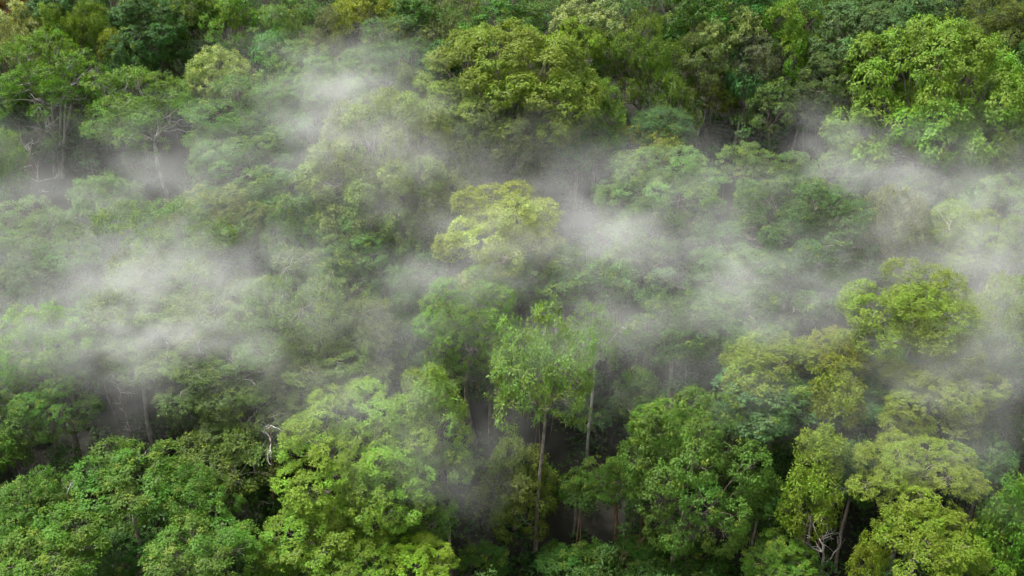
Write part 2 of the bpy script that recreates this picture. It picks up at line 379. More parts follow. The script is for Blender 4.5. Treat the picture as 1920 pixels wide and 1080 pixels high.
# ------------------------------------------------------------------ undergrowth: uncountable low leaves on the floor
GAPS = [(1004, 930, 40, 90), (1100, 800, 40, 70), (235, 800, 120, 75), (930, 800, 75, 110), (1100, 830, 90, 70), (855, 985, 70, 110), (745, 650, 60, 45), (960, 340, 130, 40), (1100, 330, 60, 40),
        (1550, 600, 60, 45), (1875, 790, 70, 40), (285, 300, 70, 65), (95, 310, 50, 35), (1620, 250, 90, 50), (450, 960, 60, 60), (1010, 1000, 130, 60),
        (1330, 1030, 90, 50), (1590, 990, 60, 60), (1050, 380, 70, 50), (1180, 700, 70, 40), (520, 880, 60, 50), (1830, 1000, 40, 60), (30, 890, 50, 50), (690, 620, 40, 40)]
def undergrowth():
    rng = np.random.default_rng(11); pos, dv, nr, ln, at = [], [], [], [], []
    n = 7000
    px = rng.uniform(-60, 1980, n); py = rng.uniform(-40, 1140, n)
    for x, y in zip(px, py):
        p, d = hit(x, y, 0)
        if math.sin(p[0]*.35 + 2)*math.cos(p[1]*.4) + rng.normal(scale=.5) < -.1: continue
        if any(((x-a)/c)**2 + ((y-b)/d)**2 < 1 for a, b, c, d in GAPS) and rng.random() < .6: continue
        r = rng.uniform(.35, .95); H = rng.uniform(.4, 1.9); k = int(22*r/.5)
        q = unit(rng.normal(size=(k, 3))); q[:, 2] = np.abs(q[:, 2])
        c = p + q*np.array([r, r, H])*rng.uniform(.5, 1, (k, 1))
        pos.append(c); dd = q + rng.normal(scale=.5, size=(k, 3)); dd[:, 2] -= .3; dv.append(dd)
        nr.append(q*.4 + np.array([0, 0, 1]) + rng.normal(scale=.3, size=(k, 3))); ln.append(rng.uniform(.22, .42, k))
        hue = rng.random(); at.append(np.stack([np.clip(rng.normal(.5, .2, k), 0, 1), np.zeros(k), np.full(k, hue), np.ones(k)], 1))
    pos, dv, nr, ln, at = map(np.concatenate, (pos, dv, nr, ln, at))
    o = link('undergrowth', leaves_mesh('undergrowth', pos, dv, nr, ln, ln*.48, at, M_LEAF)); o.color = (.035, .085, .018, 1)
    o['kind'] = 'stuff'; o['label'] = 'low dark green undergrowth covering the forest floor'
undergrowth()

# ------------------------------------------------------------------ understorey: a mass of saplings under the tall crowns
def understorey():
    rng = np.random.default_rng(21); pos, dv, nr, ln, at = [], [], [], [], []; T = Tubes()
    for it in range(2500):
        far = it >= 2100
        x, y = rng.uniform(-180, 2100), (rng.uniform(-130, 45) if far else rng.uniform(-110, 1150))
        if any(((x-a)/c)**2 + ((y-b)/d)**2 < 1.2 for a, b, c, d in GAPS): continue
        h = rng.uniform(1.2, 6.0) if y > 130 else (rng.uniform(3, 10) if far else rng.uniform(2, 8)); p, _ = hit(x, y, h); g = float(ground(p[0], p[1]))
        r = rng.uniform(.9, 1.6) if far else rng.uniform(.5, 1.25); k = int(140*r*r + 40)
        q = unit(rng.normal(size=(k, 3))); q[:, 2] = np.where(rng.random(k) < .8, np.abs(q[:, 2]), q[:, 2])
        lump = .75 + .3*np.sin(q@rng.normal(size=3)*3 + rng.uniform(0, 6))
        c = p + q*np.array([r, r, r*.75])*lump[:, None]*rng.uniform(.6, 1, (k, 1))
        pos.append(c); dd = q + rng.normal(scale=.5, size=(k, 3)); dd[:, 2] -= .4; dv.append(dd)
        nr.append(q*.6 + np.array([0, 0, .7]) + rng.normal(scale=.3, size=(k, 3))); ln.append(rng.uniform(.15, .25, k))
        at.append(np.stack([np.clip(rng.normal(.5, .22, k), 0, 1), np.zeros(k), np.full(k, rng.random()), np.ones(k)], 1))
        b = np.array([p[0] + rng.normal(scale=.2), p[1] + rng.normal(scale=.2), g - .1])
        T.add(bez(b, (b+p)/2 + rng.normal(scale=.15, size=3), p, 4), np.array([.032, .03, .02, .01]), 3)
    pos, dv, nr, ln, at = map(np.concatenate, (pos, dv, nr, ln, at))
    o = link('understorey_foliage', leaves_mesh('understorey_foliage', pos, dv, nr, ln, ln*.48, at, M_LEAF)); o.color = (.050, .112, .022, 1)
    o['kind'] = 'stuff'; o['label'] = 'dark mass of young saplings filling in under the tall crowns'
    q = link('sapling_stem', T.mesh('sapling_stem', M_BROWN), o); q['kind'] = 'stuff'
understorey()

# ------------------------------------------------------------------ the forest goes on outside the picture
def forest_beyond():
    rng = np.random.default_rng(31); pos, dv, nr, ln, at = [], [], [], [], []; T = Tubes()
    spots = [(rng.uniform(-560, -95), rng.uniform(-150, 1150)) for _ in range(95)] + [(rng.uniform(2015, 2480), rng.uniform(-150, 1150)) for _ in range(95)] \
          + [(rng.uniform(-560, 2480), rng.uniform(-330, -95)) for _ in range(110)] + [(rng.uniform(-400, 2320), rng.uniform(1230, 1500)) for _ in range(50)]
    for x, y in spots:
        hc = rng.uniform(7, 10); C, _ = hit(x, y, hc); g = float(ground(C[0], C[1])); R = rng.uniform(2, 4); hue = rng.random()
        T.add(bez(np.array([C[0], C[1], g-.2]), C*.5 + np.array([C[0], C[1], g])*.5 + rng.normal(scale=.3, size=3), C, 5), np.linspace(.2, .08, 5), 5)
        for _ in range(16):
            q = unit(rng.normal(size=3)); q[2] = abs(q[2])*1.2 - .3; c = C + q*R*.75*np.array([1, 1, .7]); r = R*rng.uniform(.28, .42); k = 45
            d = unit(rng.normal(size=(k, 3))); d[:, 2] = np.abs(d[:, 2]) - .2
            pos.append(c + d*r); dd = d + rng.normal(scale=.5, size=(k, 3)); dd[:, 2] -= .3; dv.append(dd)
            nr.append(d*.7 + np.array([0, 0, .5]) + rng.normal(scale=.3, size=(k, 3))); ln.append(rng.uniform(.25, .42, k))
            at.append(np.stack([np.clip(rng.normal(.5, .22, k), 0, 1), np.zeros(k), np.full(k, hue), np.ones(k)], 1))
    pos, dv, nr, ln, at = map(np.concatenate, (pos, dv, nr, ln, at))
    o = link('forest', leaves_mesh('forest', pos, dv, nr, ln, ln*.5, at, M_LEAF)); o.color = (.065, .135, .020, 1)
    o['kind'] = 'stuff'; o['label'] = 'green forest mass continuing on all sides of the view'
    q = link('trunk', T.mesh('trunk', M_BARK), o); q['kind'] = 'stuff'
forest_beyond()

# ------------------------------------------------------------------ the trees
LIME = (.145, .215, .018); BRIGHT = (.095, .185, .014); MID = (.062, .135, .020); DEEP = (.036, .092, .014)
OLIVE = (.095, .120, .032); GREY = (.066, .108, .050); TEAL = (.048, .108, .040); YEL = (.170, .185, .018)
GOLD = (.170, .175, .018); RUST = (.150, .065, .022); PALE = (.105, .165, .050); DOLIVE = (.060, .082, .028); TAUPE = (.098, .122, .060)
TREES = [
 # ---- top left
 (25, 52, 110, 80, 'cream', (.20, .24, .09), 'cream blossoming tree at the left edge near the top corner', dict()),
 (20, -4, 90, 50, 'puffy', RUST, 'rust brown leaved tree in the top left corner', dict()),
 (100, 42, 80, 66, 'puffy', (.10, .15, .012), 'small golden green tree right of the cream blossoming corner tree', dict()),
 (167, 50, 85, 80, 'puffy', (.085, .125, .012), 'round mossy green tree beside the small golden one, top left', dict()),
 (130, 0, 130, 50, 'hanging', DEEP, 'dark green tree on the top edge above the two golden ones', dict()),
 (275, 38, 160, 95, 'hanging', DEEP, 'deep green shaded broad tree at the top, left of centre', dict()),
 (212, 80, 52, 44, 'puffy', (.12, .14, .012), 'tiny yellow green tree under the deep green broad tree', dict()),
 (355, 18, 110, 70, 'puffy', (.055, .095, .010), 'dark moss green tree on the top edge left of the bright one', dict()),
 (425, 25, 115, 78, 'lime', BRIGHT, 'bright green leafy tree on the top edge, left of the mist column', dict()),
 (530, 30, 130, 80, 'airy', PALE, 'pale airy tree near the top edge left of the taupe tree', dict()),
 (235, 100, 72, 58, 'dome', TEAL, 'small bluish green round tree behind the forked airy tree', dict()),
 (328, 95, 150, 100, 'airy', MID, 'airy open tree with pale forked trunk and spreading branches, upper left', dict(base=(336, 205), trunk_r=.22)),
 (412, 130, 125, 78, 'cream', (.15, .21, .045), 'creamy lime tree in full blossom beside the forked airy tree', dict()),
 (92, 140, 205, 135, 'sparse', (.075, .150, .010), 'tall many-stemmed tree with bare leaning trunks at the left edge', dict(base=(112, 330), stems=5, trunk_r=.24, bark=M_PALE)),
 (272, 200, 215, 145, 'sparse', (.085, .160, .016), 'tall tree with slim pale leaning trunk rising from mist, upper left', dict(base=(324, 385), trunk_r=.25, bark=M_PALE)),
 (12, 292, 60, 85, 'lime', BRIGHT, 'small bright green tree cut by the left edge below the many-stemmed tree', dict(hc=7)),
 (20, 190, 80, 70, 'hanging', DEEP, 'dark tree behind the many-stemmed trunks at the left edge', dict(hc=6)),
 (510, 85, 75, 50, 'rosette', (.060, .165, .030), 'fresh green tree with hanging tufts below the pale airy tree', dict()),
 (615, 62, 85, 78, 'airy', TAUPE, 'greyish taupe leaved tree near the top, beside the mist column', dict()),
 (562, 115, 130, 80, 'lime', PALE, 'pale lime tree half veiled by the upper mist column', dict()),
 (470, 205, 235, 95, 'layered', MID, 'wide flat-topped green tree right of the pale leaning trunk', dict()),
 (450, 278, 190, 90, 'lime', (.075, .150, .028), 'rounded light green tree below the wide flat-topped one', dict(hc=8)),
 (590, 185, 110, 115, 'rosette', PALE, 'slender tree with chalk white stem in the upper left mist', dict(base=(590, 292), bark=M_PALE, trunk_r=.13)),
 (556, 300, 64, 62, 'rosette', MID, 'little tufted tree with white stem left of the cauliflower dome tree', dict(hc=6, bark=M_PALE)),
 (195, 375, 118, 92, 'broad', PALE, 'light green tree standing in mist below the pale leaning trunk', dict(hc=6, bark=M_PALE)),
 (405, 402, 190, 80, 'puffy', (.125, .145, .030), 'yellowish flat tree in the left middle mist', dict(hc=8)),
 (386, 374, 76, 34, 'dome', TEAL, 'small bluish dome of leaves above the yellowish flat tree', dict(hc=8)),
 (55, 412, 130, 62, 'airy', PALE, 'thin misty tree at the left edge, upper of the faded ones', dict(hc=7)),
 (95, 468, 175, 80, 'layered', (.085, .135, .032), 'broad faded tree at the left edge above the dark bluish one', dict(hc=8)),
 (48, 525, 120, 75, 'dome', (.050, .085, .040), 'dark bluish green dense tree at the left edge, middle height', dict(hc=8)),
 (335, 462, 290, 90, 'layered', (.095, .145, .035), 'wide spreading misty tree above the brightest mist bank on the left', dict()),
 (505, 352, 150, 78, 'lime', MID, 'leafy green tree left of the cauliflower dome tree, above the mist gap', dict(hc=8)),
 (548, 428, 125, 110, 'lime', (.075, .155, .030), 'upright fresh green tree left of the row under the cauliflower dome', dict(hc=8)),
 (250, 320, 90, 80, 'airy', (.06, .12, .03), 'low misty tree behind the foot of the pale leaning trunk', dict(base=(245, 365))),
 (140, 255, 110, 100, 'airy', DEEP, 'dark thin tree between the leaning trunks in the upper left', dict(base=(160, 300))),
 # ---- top centre
 (690, 22, 130, 74, 'puffy', YEL, 'yellow green tree on the top edge above the grey-green branching tree', dict()),
 (855, 28, 130, 76, 'airy', OLIVE, 'olive tree at the top edge right of the yellow green one', dict()),
 (950, 22, 130, 66, 'lime', MID, 'mid green tree on the top edge left of the pale green dome', dict()),
 (1105, 30, 130, 68, 'cream', (.13, .18, .06), 'pale cream green smooth domed tree on the top edge, right of centre', dict()),
 (770, 10, 90, 50, 'hanging', MID, 'small plain green tree on the top edge between yellow and olive trees', dict()),
 (725, 88, 185, 105, 'layered', GREY, 'grey-green tree with visible pale branches behind the mist column', dict(bark=M_PALE)),
 (885, 68, 95, 56, 'rosette', (.075, .180, .020), 'bright tufted little tree above the great yellow green crown', dict()),
 (828, 108, 78, 56, 'hanging', DEEP, 'small dark green tree left of the great yellow green crown', dict()),
 (955, 145, 310, 180, 'full', (.125, .175, .016), 'great yellow green crown with grey twigs, top centre', dict(cls='L', hc=10.5)),
 (1088, 72, 95, 66, 'puffy', LIME, 'lime bushy tree between the great crown and the fan-limbed tree', dict()),
 (1192, 118, 170, 160, 'airy', (.080, .135, .014), 'fine leaved tree with limbs fanning from one pale trunk, top right of centre', dict(base=(1178, 262), trunk_r=.25)),
 (935, 265, 185, 148, 'dome', DOLIVE, 'dark olive knobbly domed tree under the great yellow green crown', dict()),
 (1118, 198, 115, 100, 'lime', BRIGHT, 'bright green tree at the right foot of the great yellow green crown', dict(hc=8)),
 (1088, 268, 135, 82, 'puffy', MID, 'green clustered tree on the brink of the central mist gap', dict(hc=7)),
 (727, 292, 285, 215, 'dome', (.140, .165, .042), 'huge olive cauliflower domed tree half hidden by bright mist', dict(cls='L', hc=10.5)),
 (640, 150, 170, 90, 'lime', PALE, 'pale tree swallowed by mist above the cauliflower dome', dict()),
 (772, 165, 85, 80, 'puffy', OLIVE, 'olive shaggy tree between mist column and great crown', dict(hc=8)),
 (1222, 262, 100, 56, 'rosette', YEL, 'low yellowish tree below the fan-limbed trunk', dict(hc=6)),
 (1245, 232, 110, 54, 'dome', TEAL, 'low bluish tree right of the fan-limbed trunk', dict(hc=6)),
 (1240, 335, 215, 120, 'lime', PALE, 'large pale lime tree in mist right of the central gap', dict(hc=8)),
 (938, 415, 220, 135, 'puffy', (.210, .255, .065), 'yellow crowned tree glowing through mist in the very centre', dict(hc=11)),
 (1040, 498, 145, 92, 'lime', (.105, .170, .040), 'light green round tree just below the yellow crowned one', dict(hc=9)),
 (690, 422, 190, 95, 'lime', (.080, .150, .030), 'fresh green spreading tree directly under the cauliflower dome', dict(hc=8)),
 (650, 505, 150, 100, 'lime', (.070, .140, .034), 'green misty tree second below the cauliflower dome, left one', dict(hc=8)),
 (765, 515, 130, 100, 'airy', (.068, .125, .036), 'thin green misty tree below the cauliflower dome, right one', dict(hc=8)),
 (1215, 430, 210, 100, 'airy', GREY, 'dim grey-green tree inside the central right fog', dict(hc=8)),
 (1150, 505, 90, 66, 'lime', PALE, 'small pale tree between the round light green tree and right fog', dict(hc=8)),
 (935, 525, 110, 60, 'lime', (.12, .18, .03), 'small lime tree under the yellow crowned central tree', dict(hc=8)),
 (880, 580, 180, 135, 'lime', (.105, .190, .024), 'vivid green tree with clumped leaves left of the tall slim tree', dict(hc=10.5)),
 (750, 585, 115, 95, 'airy', (.05, .105, .024), 'dark green small tree left of the vivid green clumped tree', dict(hc=7)),
 (680, 600, 120, 90, 'layered', OLIVE, 'olive twiggy tree at the right end of the layered grove', dict(hc=9)),
 # ---- top right
 (1305, 30, 130, 90, 'hanging', (.045, .105, .012), 'dark leafy tree on the top edge right of the pale dome', dict()),
 (1392, 42, 66, 48, 'cream', (.10, .15, .03), 'little tree with cream tips near the top edge', dict()),
 (1400, 5, 110, 50, 'hanging', DEEP, 'shaded dark tree on the top edge above the cream tipped one', dict()),
 (1342, 62, 80, 50, 'cream', (.11, .16, .04), 'lime and cream speckled tree below the dark leafy top tree', dict()),
 (1528, 10, 105, 44, 'airy', GOLD, 'golden flat crowned tree on the top edge with straight trunk', dict(base=(1530, 90))),
 (1478, 58, 110, 96, 'lime', BRIGHT, 'bright green tree left of the golden flat crowned tree', dict(hc=8)),
 (1632, 62, 205, 112, 'hanging', GREY, 'broad grey-green tree left above the big lime tree', dict()),
 (1745, 25, 130, 70, 'hanging', (.04, .085, .020), 'dark green tree on the top edge above the big lime tree', dict()),
 (1862, 35, 140, 80, 'puffy', (.075, .085, .016), 'brownish olive tree in the top right corner', dict()),
 (1905, 150, 90, 120, 'hanging', DEEP, 'dark tree at the right edge behind the big lime tree', dict(hc=7)),
 (1748, 172, 320, 235, 'full', (.115, .195, .018), 'big vivid lime green spreading tree at the upper right', dict(cls='L', hc=9, trunk_r=.35)),
 (1330, 160, 115, 76, 'airy', (.105, .130, .012), 'flat yellow green tree with thin pale trunk, upper right of centre', dict(base=(1303, 262), bark=M_PALE, trunk_r=.12)),
 (1402, 152, 95, 100, 'rosette', (.050, .130, .040), 'slender tufted tree with tall white trunk left of its twin', dict(base=(1376, 285), bark=M_PALE, trunk_r=.12)),
 (1512, 182, 120, 80, 'rosette', GREY, 'slender grey tufted tree with white leaning trunk above the fog bank', dict(base=(1484, 285), bark=M_PALE, trunk_r=.12)),
 (1580, 140, 140, 80, 'dome', DOLIVE, 'grey olive tree tucked left of the big lime tree', dict(hc=8)),
 (1315, 98, 105, 64, 'layered', OLIVE, 'olive spreading tree above the flat yellow green tree', dict(hc=8)),
 (1412, 98, 84, 60, 'airy', TAUPE, 'drab brownish tree above the slender tufted tree', dict(hc=8)),
 (1450, 185, 90, 70, 'lime', (.085, .135, .03), 'small green tree between the two white trunked slender trees', dict(hc=6)),
 (1268, 190, 90, 90, 'airy', (.07, .12, .016), 'thin green tree right of the fan-limbed tree', dict(hc=6)),
 (1743, 285, 92, 66, 'puffy', (.120, .130, .014), 'olive yellow round bush under the big lime tree', dict(hc=5)),
 (1850, 308, 180, 60, 'lime', (.085, .140, .020), 'low green spread of a tree under the right of the big lime tree', dict(hc=6)),
 (1498, 405, 255, 150, 'dome', (.058, .112, .048), 'large dark bluish green domed tree in mist, right of centre', dict(cls='L', hc=9)),
 (1676, 415, 130, 122, 'dome', (.125, .135, .036), 'olive yellow domed tree right beside the bluish domed one', dict(hc=9)),
 (1405, 300, 105, 60, 'lime', PALE, 'pale low tree below the slender white trunked tree', dict(hc=6)),
 (1490, 310, 90, 54, 'lime', (.08, .13, .04), 'small misty tree above the bluish domed tree', dict(hc=6)),
 (1608, 290, 120, 80, 'airy', PALE, 'ghostly tree inside the bright fog bank left of the big lime tree', dict(hc=6)),
 (1722, 345, 115, 58, 'lime', (.08, .13, .04), 'green tree above the olive yellow domed tree', dict(hc=6)),
 (1812, 355, 95, 60, 'lime', PALE, 'soft green tree between the low spread and lime puffed trees', dict(hc=7)),
 (1888, 375, 135, 80, 'puffy', (.09, .15, .035), 'green tree on the right edge above the hazy lime ones', dict(hc=8)),
 (1795, 428, 165, 100, 'puffy', (.150, .185, .040), 'hazy lime tree with pale dead twigs, right side', dict(hc=9)),
 (1895, 455, 110, 90, 'lime', (.12, .18, .04), 'hazy lime tree cut by the right edge, middle height', dict(hc=9)),
 # ---- right middle
 (1715, 570, 255, 145, 'puffy', (.130, .178, .018), 'large yellow green puffy tree at the right, clear of mist', dict(cls='L', hc=12.5)),
 (1892, 590, 130, 135, 'puffy', (.150, .190, .040), 'pale lime puffy tree on the right edge in bright mist', dict(hc=10)),
 (1770, 640, 200, 70, 'lime', (.070, .135, .045), 'cool green tree peeping out below the large puffy tree', dict(hc=8)),
 (1400, 530, 270, 85, 'airy', (.075, .12, .055), 'wide tree drowned in the thick right fog bank', dict(hc=9)),
 (1580, 525, 150, 90, 'airy', GREY, 'grey misty tree left of the large puffy tree', dict(hc=8)),
 (1265, 590, 160, 100, 'airy', GREY, 'grey-green misty tree right behind the tall slim pair', dict(hc=9)),
 (1400, 605, 180, 70, 'lime', (.062, .115, .045), 'dull green tree at the lower rim of the thick fog bank', dict(hc=8)),
 (1440, 672, 170, 95, 'puffy', (.140, .172, .018), 'golden green topped tree below the thick fog bank', dict(hc=10)),
 (1560, 660, 130, 80, 'puffy', (.150, .165, .014), 'amber tinged tree right of the golden green topped one', dict(hc=10)),
 (1430, 748, 190, 110, 'hanging', (.068, .145, .040), 'green tree with trailing leaves under the golden green topped one', dict(hc=9)),
 (1600, 735, 160, 110, 'hanging', (.066, .135, .046), 'cool green trailing tree left of the misty olive yellow tree', dict(hc=8)),
 (1572, 742, 105, 92, 'puffy', (.138, .172, .014), 'small round yellow tree in front of the amber tinged one', dict(hc=10)),
 (1765, 712, 210, 120, 'puffy', (.130, .152, .026), 'olive yellow tree under a drifting veil of mist at the right', dict(hc=10)),
 (1880, 680, 120, 90, 'lime', (.065, .125, .045), 'cool green tree on the right edge below the pale lime puffy one', dict(hc=7)),
 (1542, 842, 92, 88, 'puffy', (.135, .178, .020), 'round lime yellow tree above the tangle of dead vines', dict(hc=10)),
 (1700, 790, 110, 70, 'puffy', (.15, .165, .016), 'small yellow tree joining the veiled and the large golden trees', dict(hc=9)),
 (1715, 880, 235, 160, 'puffy', (.142, .180, .016), 'large golden green puffy tree at the lower right', dict(cls='L', hc=10)),
 (1845, 870, 120, 110, 'hanging', (.060, .12, .03), 'green tree right behind the large golden green puffy tree', dict(hc=8)),
 (1610, 880, 110, 110, 'hanging', (.055, .115, .022), 'dusky green tree left behind the large golden puffy tree', dict(hc=8)),
 (1450, 800, 120, 90, 'airy', (.06, .115, .018), 'thin green tree above right of the drooping green tree', dict(hc=7)),
 (1298, 870, 265, 255, 'hanging', (.068, .140, .018), 'full drooping green tree at the lower centre right', dict(cls='L', hc=9)),
 (1255, 790, 130, 70, 'puffy', (.080, .150, .014), 'moss green top above the full drooping tree', dict(hc=10)),
 (1520, 935, 105, 120, 'puffy', (.110, .165, .014), 'ragged yellow tree below the tangle of dead vines', dict(hc=9)),
 (1430, 925, 90, 80, 'hanging', (.06, .12, .016), 'small green tree between drooping tree and ragged yellow one', dict(hc=7)),
 (1745, 1008, 185, 110, 'puffy', (.125, .172, .012), 'yellow green tree near the bottom edge under the large golden one', dict(hc=10)),
 (1462, 1048, 135, 100, 'lime', (.070, .150, .014), 'fresh green tree on the bottom edge right of centre', dict(hc=7)),
 (1630, 1045, 66, 85, 'puffy', (.14, .165, .014), 'narrow yellow green tree on the bottom edge at the right', dict(hc=8)),
 (1885, 985, 115, 180, 'lime', (.085, .180, .018), 'bright green tall tree in the lower right corner', dict(hc=9)),
 (1840, 1070, 120, 60, 'lime', BRIGHT, 'bright bushy tree on the bottom edge near the right corner', dict(hc=8)),
 (1900, 790, 110, 90, 'airy', (.055, .105, .030), 'dark thin tree on the right edge in the shaded gap', dict(hc=5)),
 # ---- centre bottom
 (1022, 688, 180, 190, 'sparse', (.125, .200, .042), 'tall slim tree with long bare forked trunk at the centre', dict(base=(1004, 1030), trunk_r=.145)),
 (1115, 630, 110, 110, 'sparse', (.110, .170, .045), 'thin tree with a straight pale stem right of the tall slim tree', dict(base=(1101, 865), trunk_r=.13, bark=M_PALE)),
 (1105, 765, 110, 70, 'airy', (.05, .11, .03), 'low sparse tree behind the straight pale stem', dict(base=(1118, 815))),
 (1203, 745, 92, 105, 'lime', (.085, .155, .020), 'small upright tree on double stems above the drooping tree', dict(base=(1182, 880), stems=2, trunk_r=.14)),
 (968, 905, 165, 200, 'lime', (.090, .120, .018), 'olive green bushy tree behind the long bare trunk', dict(base=(965, 990))),
 (920, 690, 105, 95, 'airy', (.055, .105, .024), 'dark green small tree left of the tall slim tree', dict(hc=6)),
 (1145, 895, 120, 88, 'lime', (.060, .125, .014), 'dark leafy tree with reddish trunk left of the drooping tree', dict(base=(1155, 1010), bark=M_BROWN, trunk_r=.17)),
 (1080, 915, 70, 60, 'airy', (.05, .10, .014), 'sparse dark tree between the long bare trunk and reddish trunk', dict(hc=4)),
 # ---- the large bright tree and the lower left
 (660, 830, 295, 230, 'lime', (.140, .235, .020), 'huge bright lime tree filling the lower left centre', dict(cls='L', hc=10)),
 (800, 770, 160, 170, 'lime', (.130, .205, .024), 'lime green tree joined to the right of the huge bright one', dict(hc=10)),
 (840, 865, 95, 80, 'lime', (.085, .155, .022), 'green tree hanging at the right flank of the huge bright one', dict(hc=9)),
 (720, 910, 180, 150, 'lime', (.135, .225, .022), 'rounded lime tree in front of the huge bright one', dict(hc=10.5)),
 (590, 990, 190, 140, 'lime', (.110, .195, .016), 'green tree at the lower left foot of the huge bright one', dict(hc=9)),
 (790, 960, 120, 110, 'lime', (.070, .140, .014), 'shaded green tree at the lower right foot of the huge bright one', dict(hc=7)),
 (690, 1050, 150, 90, 'lime', (.095, .175, .012), 'green tree on the bottom edge left of centre', dict(hc=9)),
 (785, 1045, 135, 85, 'lime', (.160, .235, .014), 'yellowish lime tree on the bottom edge, nearest the dark gap', dict(hc=9)),
 (510, 1050, 100, 90, 'lime', (.075, .150, .012), 'dark lime tree on the bottom edge beside the green quartet', dict(hc=8)),
 (240, 895, 205, 135, 'broad', (.062, .128, .012), 'rich green clumped tree, upper of the lower left quartet', dict(hc=10)),  # clumped trees from here: darker leaf tints carry the corner's vignette in their colour
 (62, 938, 150, 115, 'broad', (.055, .112, .010), 'rich green clumped tree at the left edge of the lower left', dict(hc=10)),
 (85, 1035, 215, 115, 'broad', (.068, .140, .010), 'brightest green clumped tree in the bottom left corner', dict(hc=11)),
 (368, 930, 135, 110, 'broad', (.058, .122, .012), 'green clumped tree, rightmost of the lower left quartet', dict(hc=10)),
 (372, 1032, 185, 110, 'broad', (.062, .130, .012), 'green clumped tree on the bottom edge in the lower left', dict(hc=11)),
 (220, 1030, 130, 90, 'hanging', DEEP, 'shaded dark tree between the clumped trees on the bottom edge', dict(hc=5)),
 (78, 740, 210, 150, 'lime', (.070, .150, .020), 'green tree with dark bare trunk at the left edge, lower half', dict(base=(108, 905), trunk_r=.24)),
 (72, 622, 165, 92, 'lime', (.085, .190, .010), 'vivid green tree at the left edge above the bare trunk tree', dict(hc=10)),
 (15, 840, 70, 70, 'lime', (.065, .14, .014), 'small green tree at the left edge below the bare trunk tree', dict(hc=6)),
 (425, 850, 200, 110, 'layered', (.085, .120, .018), 'olive layered tree with pale twigs left of the huge bright tree', dict(hc=8, bark=M_PALE)),
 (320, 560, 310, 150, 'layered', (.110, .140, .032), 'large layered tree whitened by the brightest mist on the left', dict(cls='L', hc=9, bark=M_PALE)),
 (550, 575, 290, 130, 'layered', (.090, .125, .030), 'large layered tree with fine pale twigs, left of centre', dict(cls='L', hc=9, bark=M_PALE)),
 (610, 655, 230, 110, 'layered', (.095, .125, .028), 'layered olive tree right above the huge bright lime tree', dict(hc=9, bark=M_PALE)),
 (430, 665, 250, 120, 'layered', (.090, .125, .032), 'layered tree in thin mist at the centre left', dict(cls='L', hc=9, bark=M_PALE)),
 (255, 650, 180, 100, 'layered', (.085, .125, .034), 'layered tree beside the white dead twigs, left', dict(hc=8, bark=M_PALE)),
 (460, 765, 210, 110, 'layered', (.075, .105, .022), 'shaded layered tree left of the top of the huge bright tree', dict(hc=8, bark=M_PALE)),
 (345, 760, 120, 70, 'layered', (.05, .085, .018), 'dim layered tree above the shaded gap at the left', dict(hc=4)),
 (660, 722, 130, 66, 'layered', (.085, .115, .030), 'grey olive tree top in a mist puff above the huge bright tree', dict(hc=9)),
 (770, 682, 72, 56, 'lime', (.055, .110, .028), 'small dark round tree above the lime trees, left of centre gap', dict(hc=6)),
 (815, 712, 95, 60, 'lime', (.085, .145, .026), 'soft green tree behind the top of the joined lime tree', dict(hc=8)),
 (470, 930, 110, 110, 'hanging', (.035, .075, .014), 'shaded dark tree in the gap left of the huge bright tree', dict(hc=5)),
 (190, 862, 70, 40, 'hanging', (.04, .085, .016), 'dark small tree behind the upper clumped tree, lower left', dict(hc=5)),
 (175, 600, 90, 80, 'layered', (.075, .12, .03), 'thin layered tree right of the vivid green left edge tree', dict(hc=8)),
]
for (cx, cyp, w, h, sp, tint, label, kw) in TREES:
    tree(cx, cyp, w, h, sp, tint, label, **kw)
# low shrubs on the floor at the bottom
SHRUBS = [(905, 1050, 100, 60, 'dark green shrub on the bottom edge left of the long bare trunk'),
          (1050, 1048, 90, 50, 'leafy dark shrub at the foot of the long bare trunk'),
          (1110, 1045, 90, 75, 'brighter leafy shrub right of the long bare trunk foot'),
          (1210, 1045, 110, 70, 'dark shrub on the bottom edge below the drooping tree'),
          (1320, 1055, 110, 60, 'dark shrub on the bottom edge right of the forked dead twig')]
for i, (cx, cyp, w, h, label) in enumerate(SHRUBS):
    tree(cx, cyp, w, h, 'lime', (.045, .11, .016) if i != 2 else (.065, .14, .018), label, hc=1.8, cat='shrub', name='shrub', group='shrubs on the dark forest floor', cls='S')
# bleached and brown leafless wood
bare(90, 345, 60, -.5, 1.3, 'white dead branches fallen below the many-stemmed tree', n=8, h0=3, seed=1)
bare(138, 300, 110, -.25, .8, 'white dead snag standing beside the leaning trunks, upper left', n=5, h0=1, seed=2)
bare(235, 760, 55, -.1, 1.1, 'small white dead tree by the shaded gap on the left', n=8, h0=6, seed=3)
bare(800, 545, 50, 0, .9, 'little white leafless tree left of the yellow crowned one', n=8, h0=6, seed=4)
bare(1290, 735, 110, -.1, .9, 'reddish grey bare tree below the thick fog bank', mat=M_PALE, n=6, h0=2, seed=5)
bare(1548, 945, 70, .1, 1.4, 'tangle of bleached dead branches and vines at the lower right', n=12, h0=7, seed=6)
bare(1540, 1080, 100, -.05, .5, 'thin dead stem below the ragged yellow tree', mat=M_PALE, n=5, h0=2, seed=7)
bare(1198, 1078, 90, .0, .5, 'small forked brown dead sapling near the bottom edge', mat=M_BROWN, n=3, h0=0, seed=8)
bare(1768, 480, 70, 0, .7, 'pale bare twigs rising through the hazy lime tree', n=7, h0=8, seed=9)
bare(1650, 1060, 80, .9, .6, 'pale crooked dead branch near the bottom edge at the right', n=3, h0=3, seed=10, thick=.8)
bare(1445, 1005, 60, .0, .4, 'short grey dead stump on the dark floor beside the fresh green tree', n=2, h0=0, seed=11)
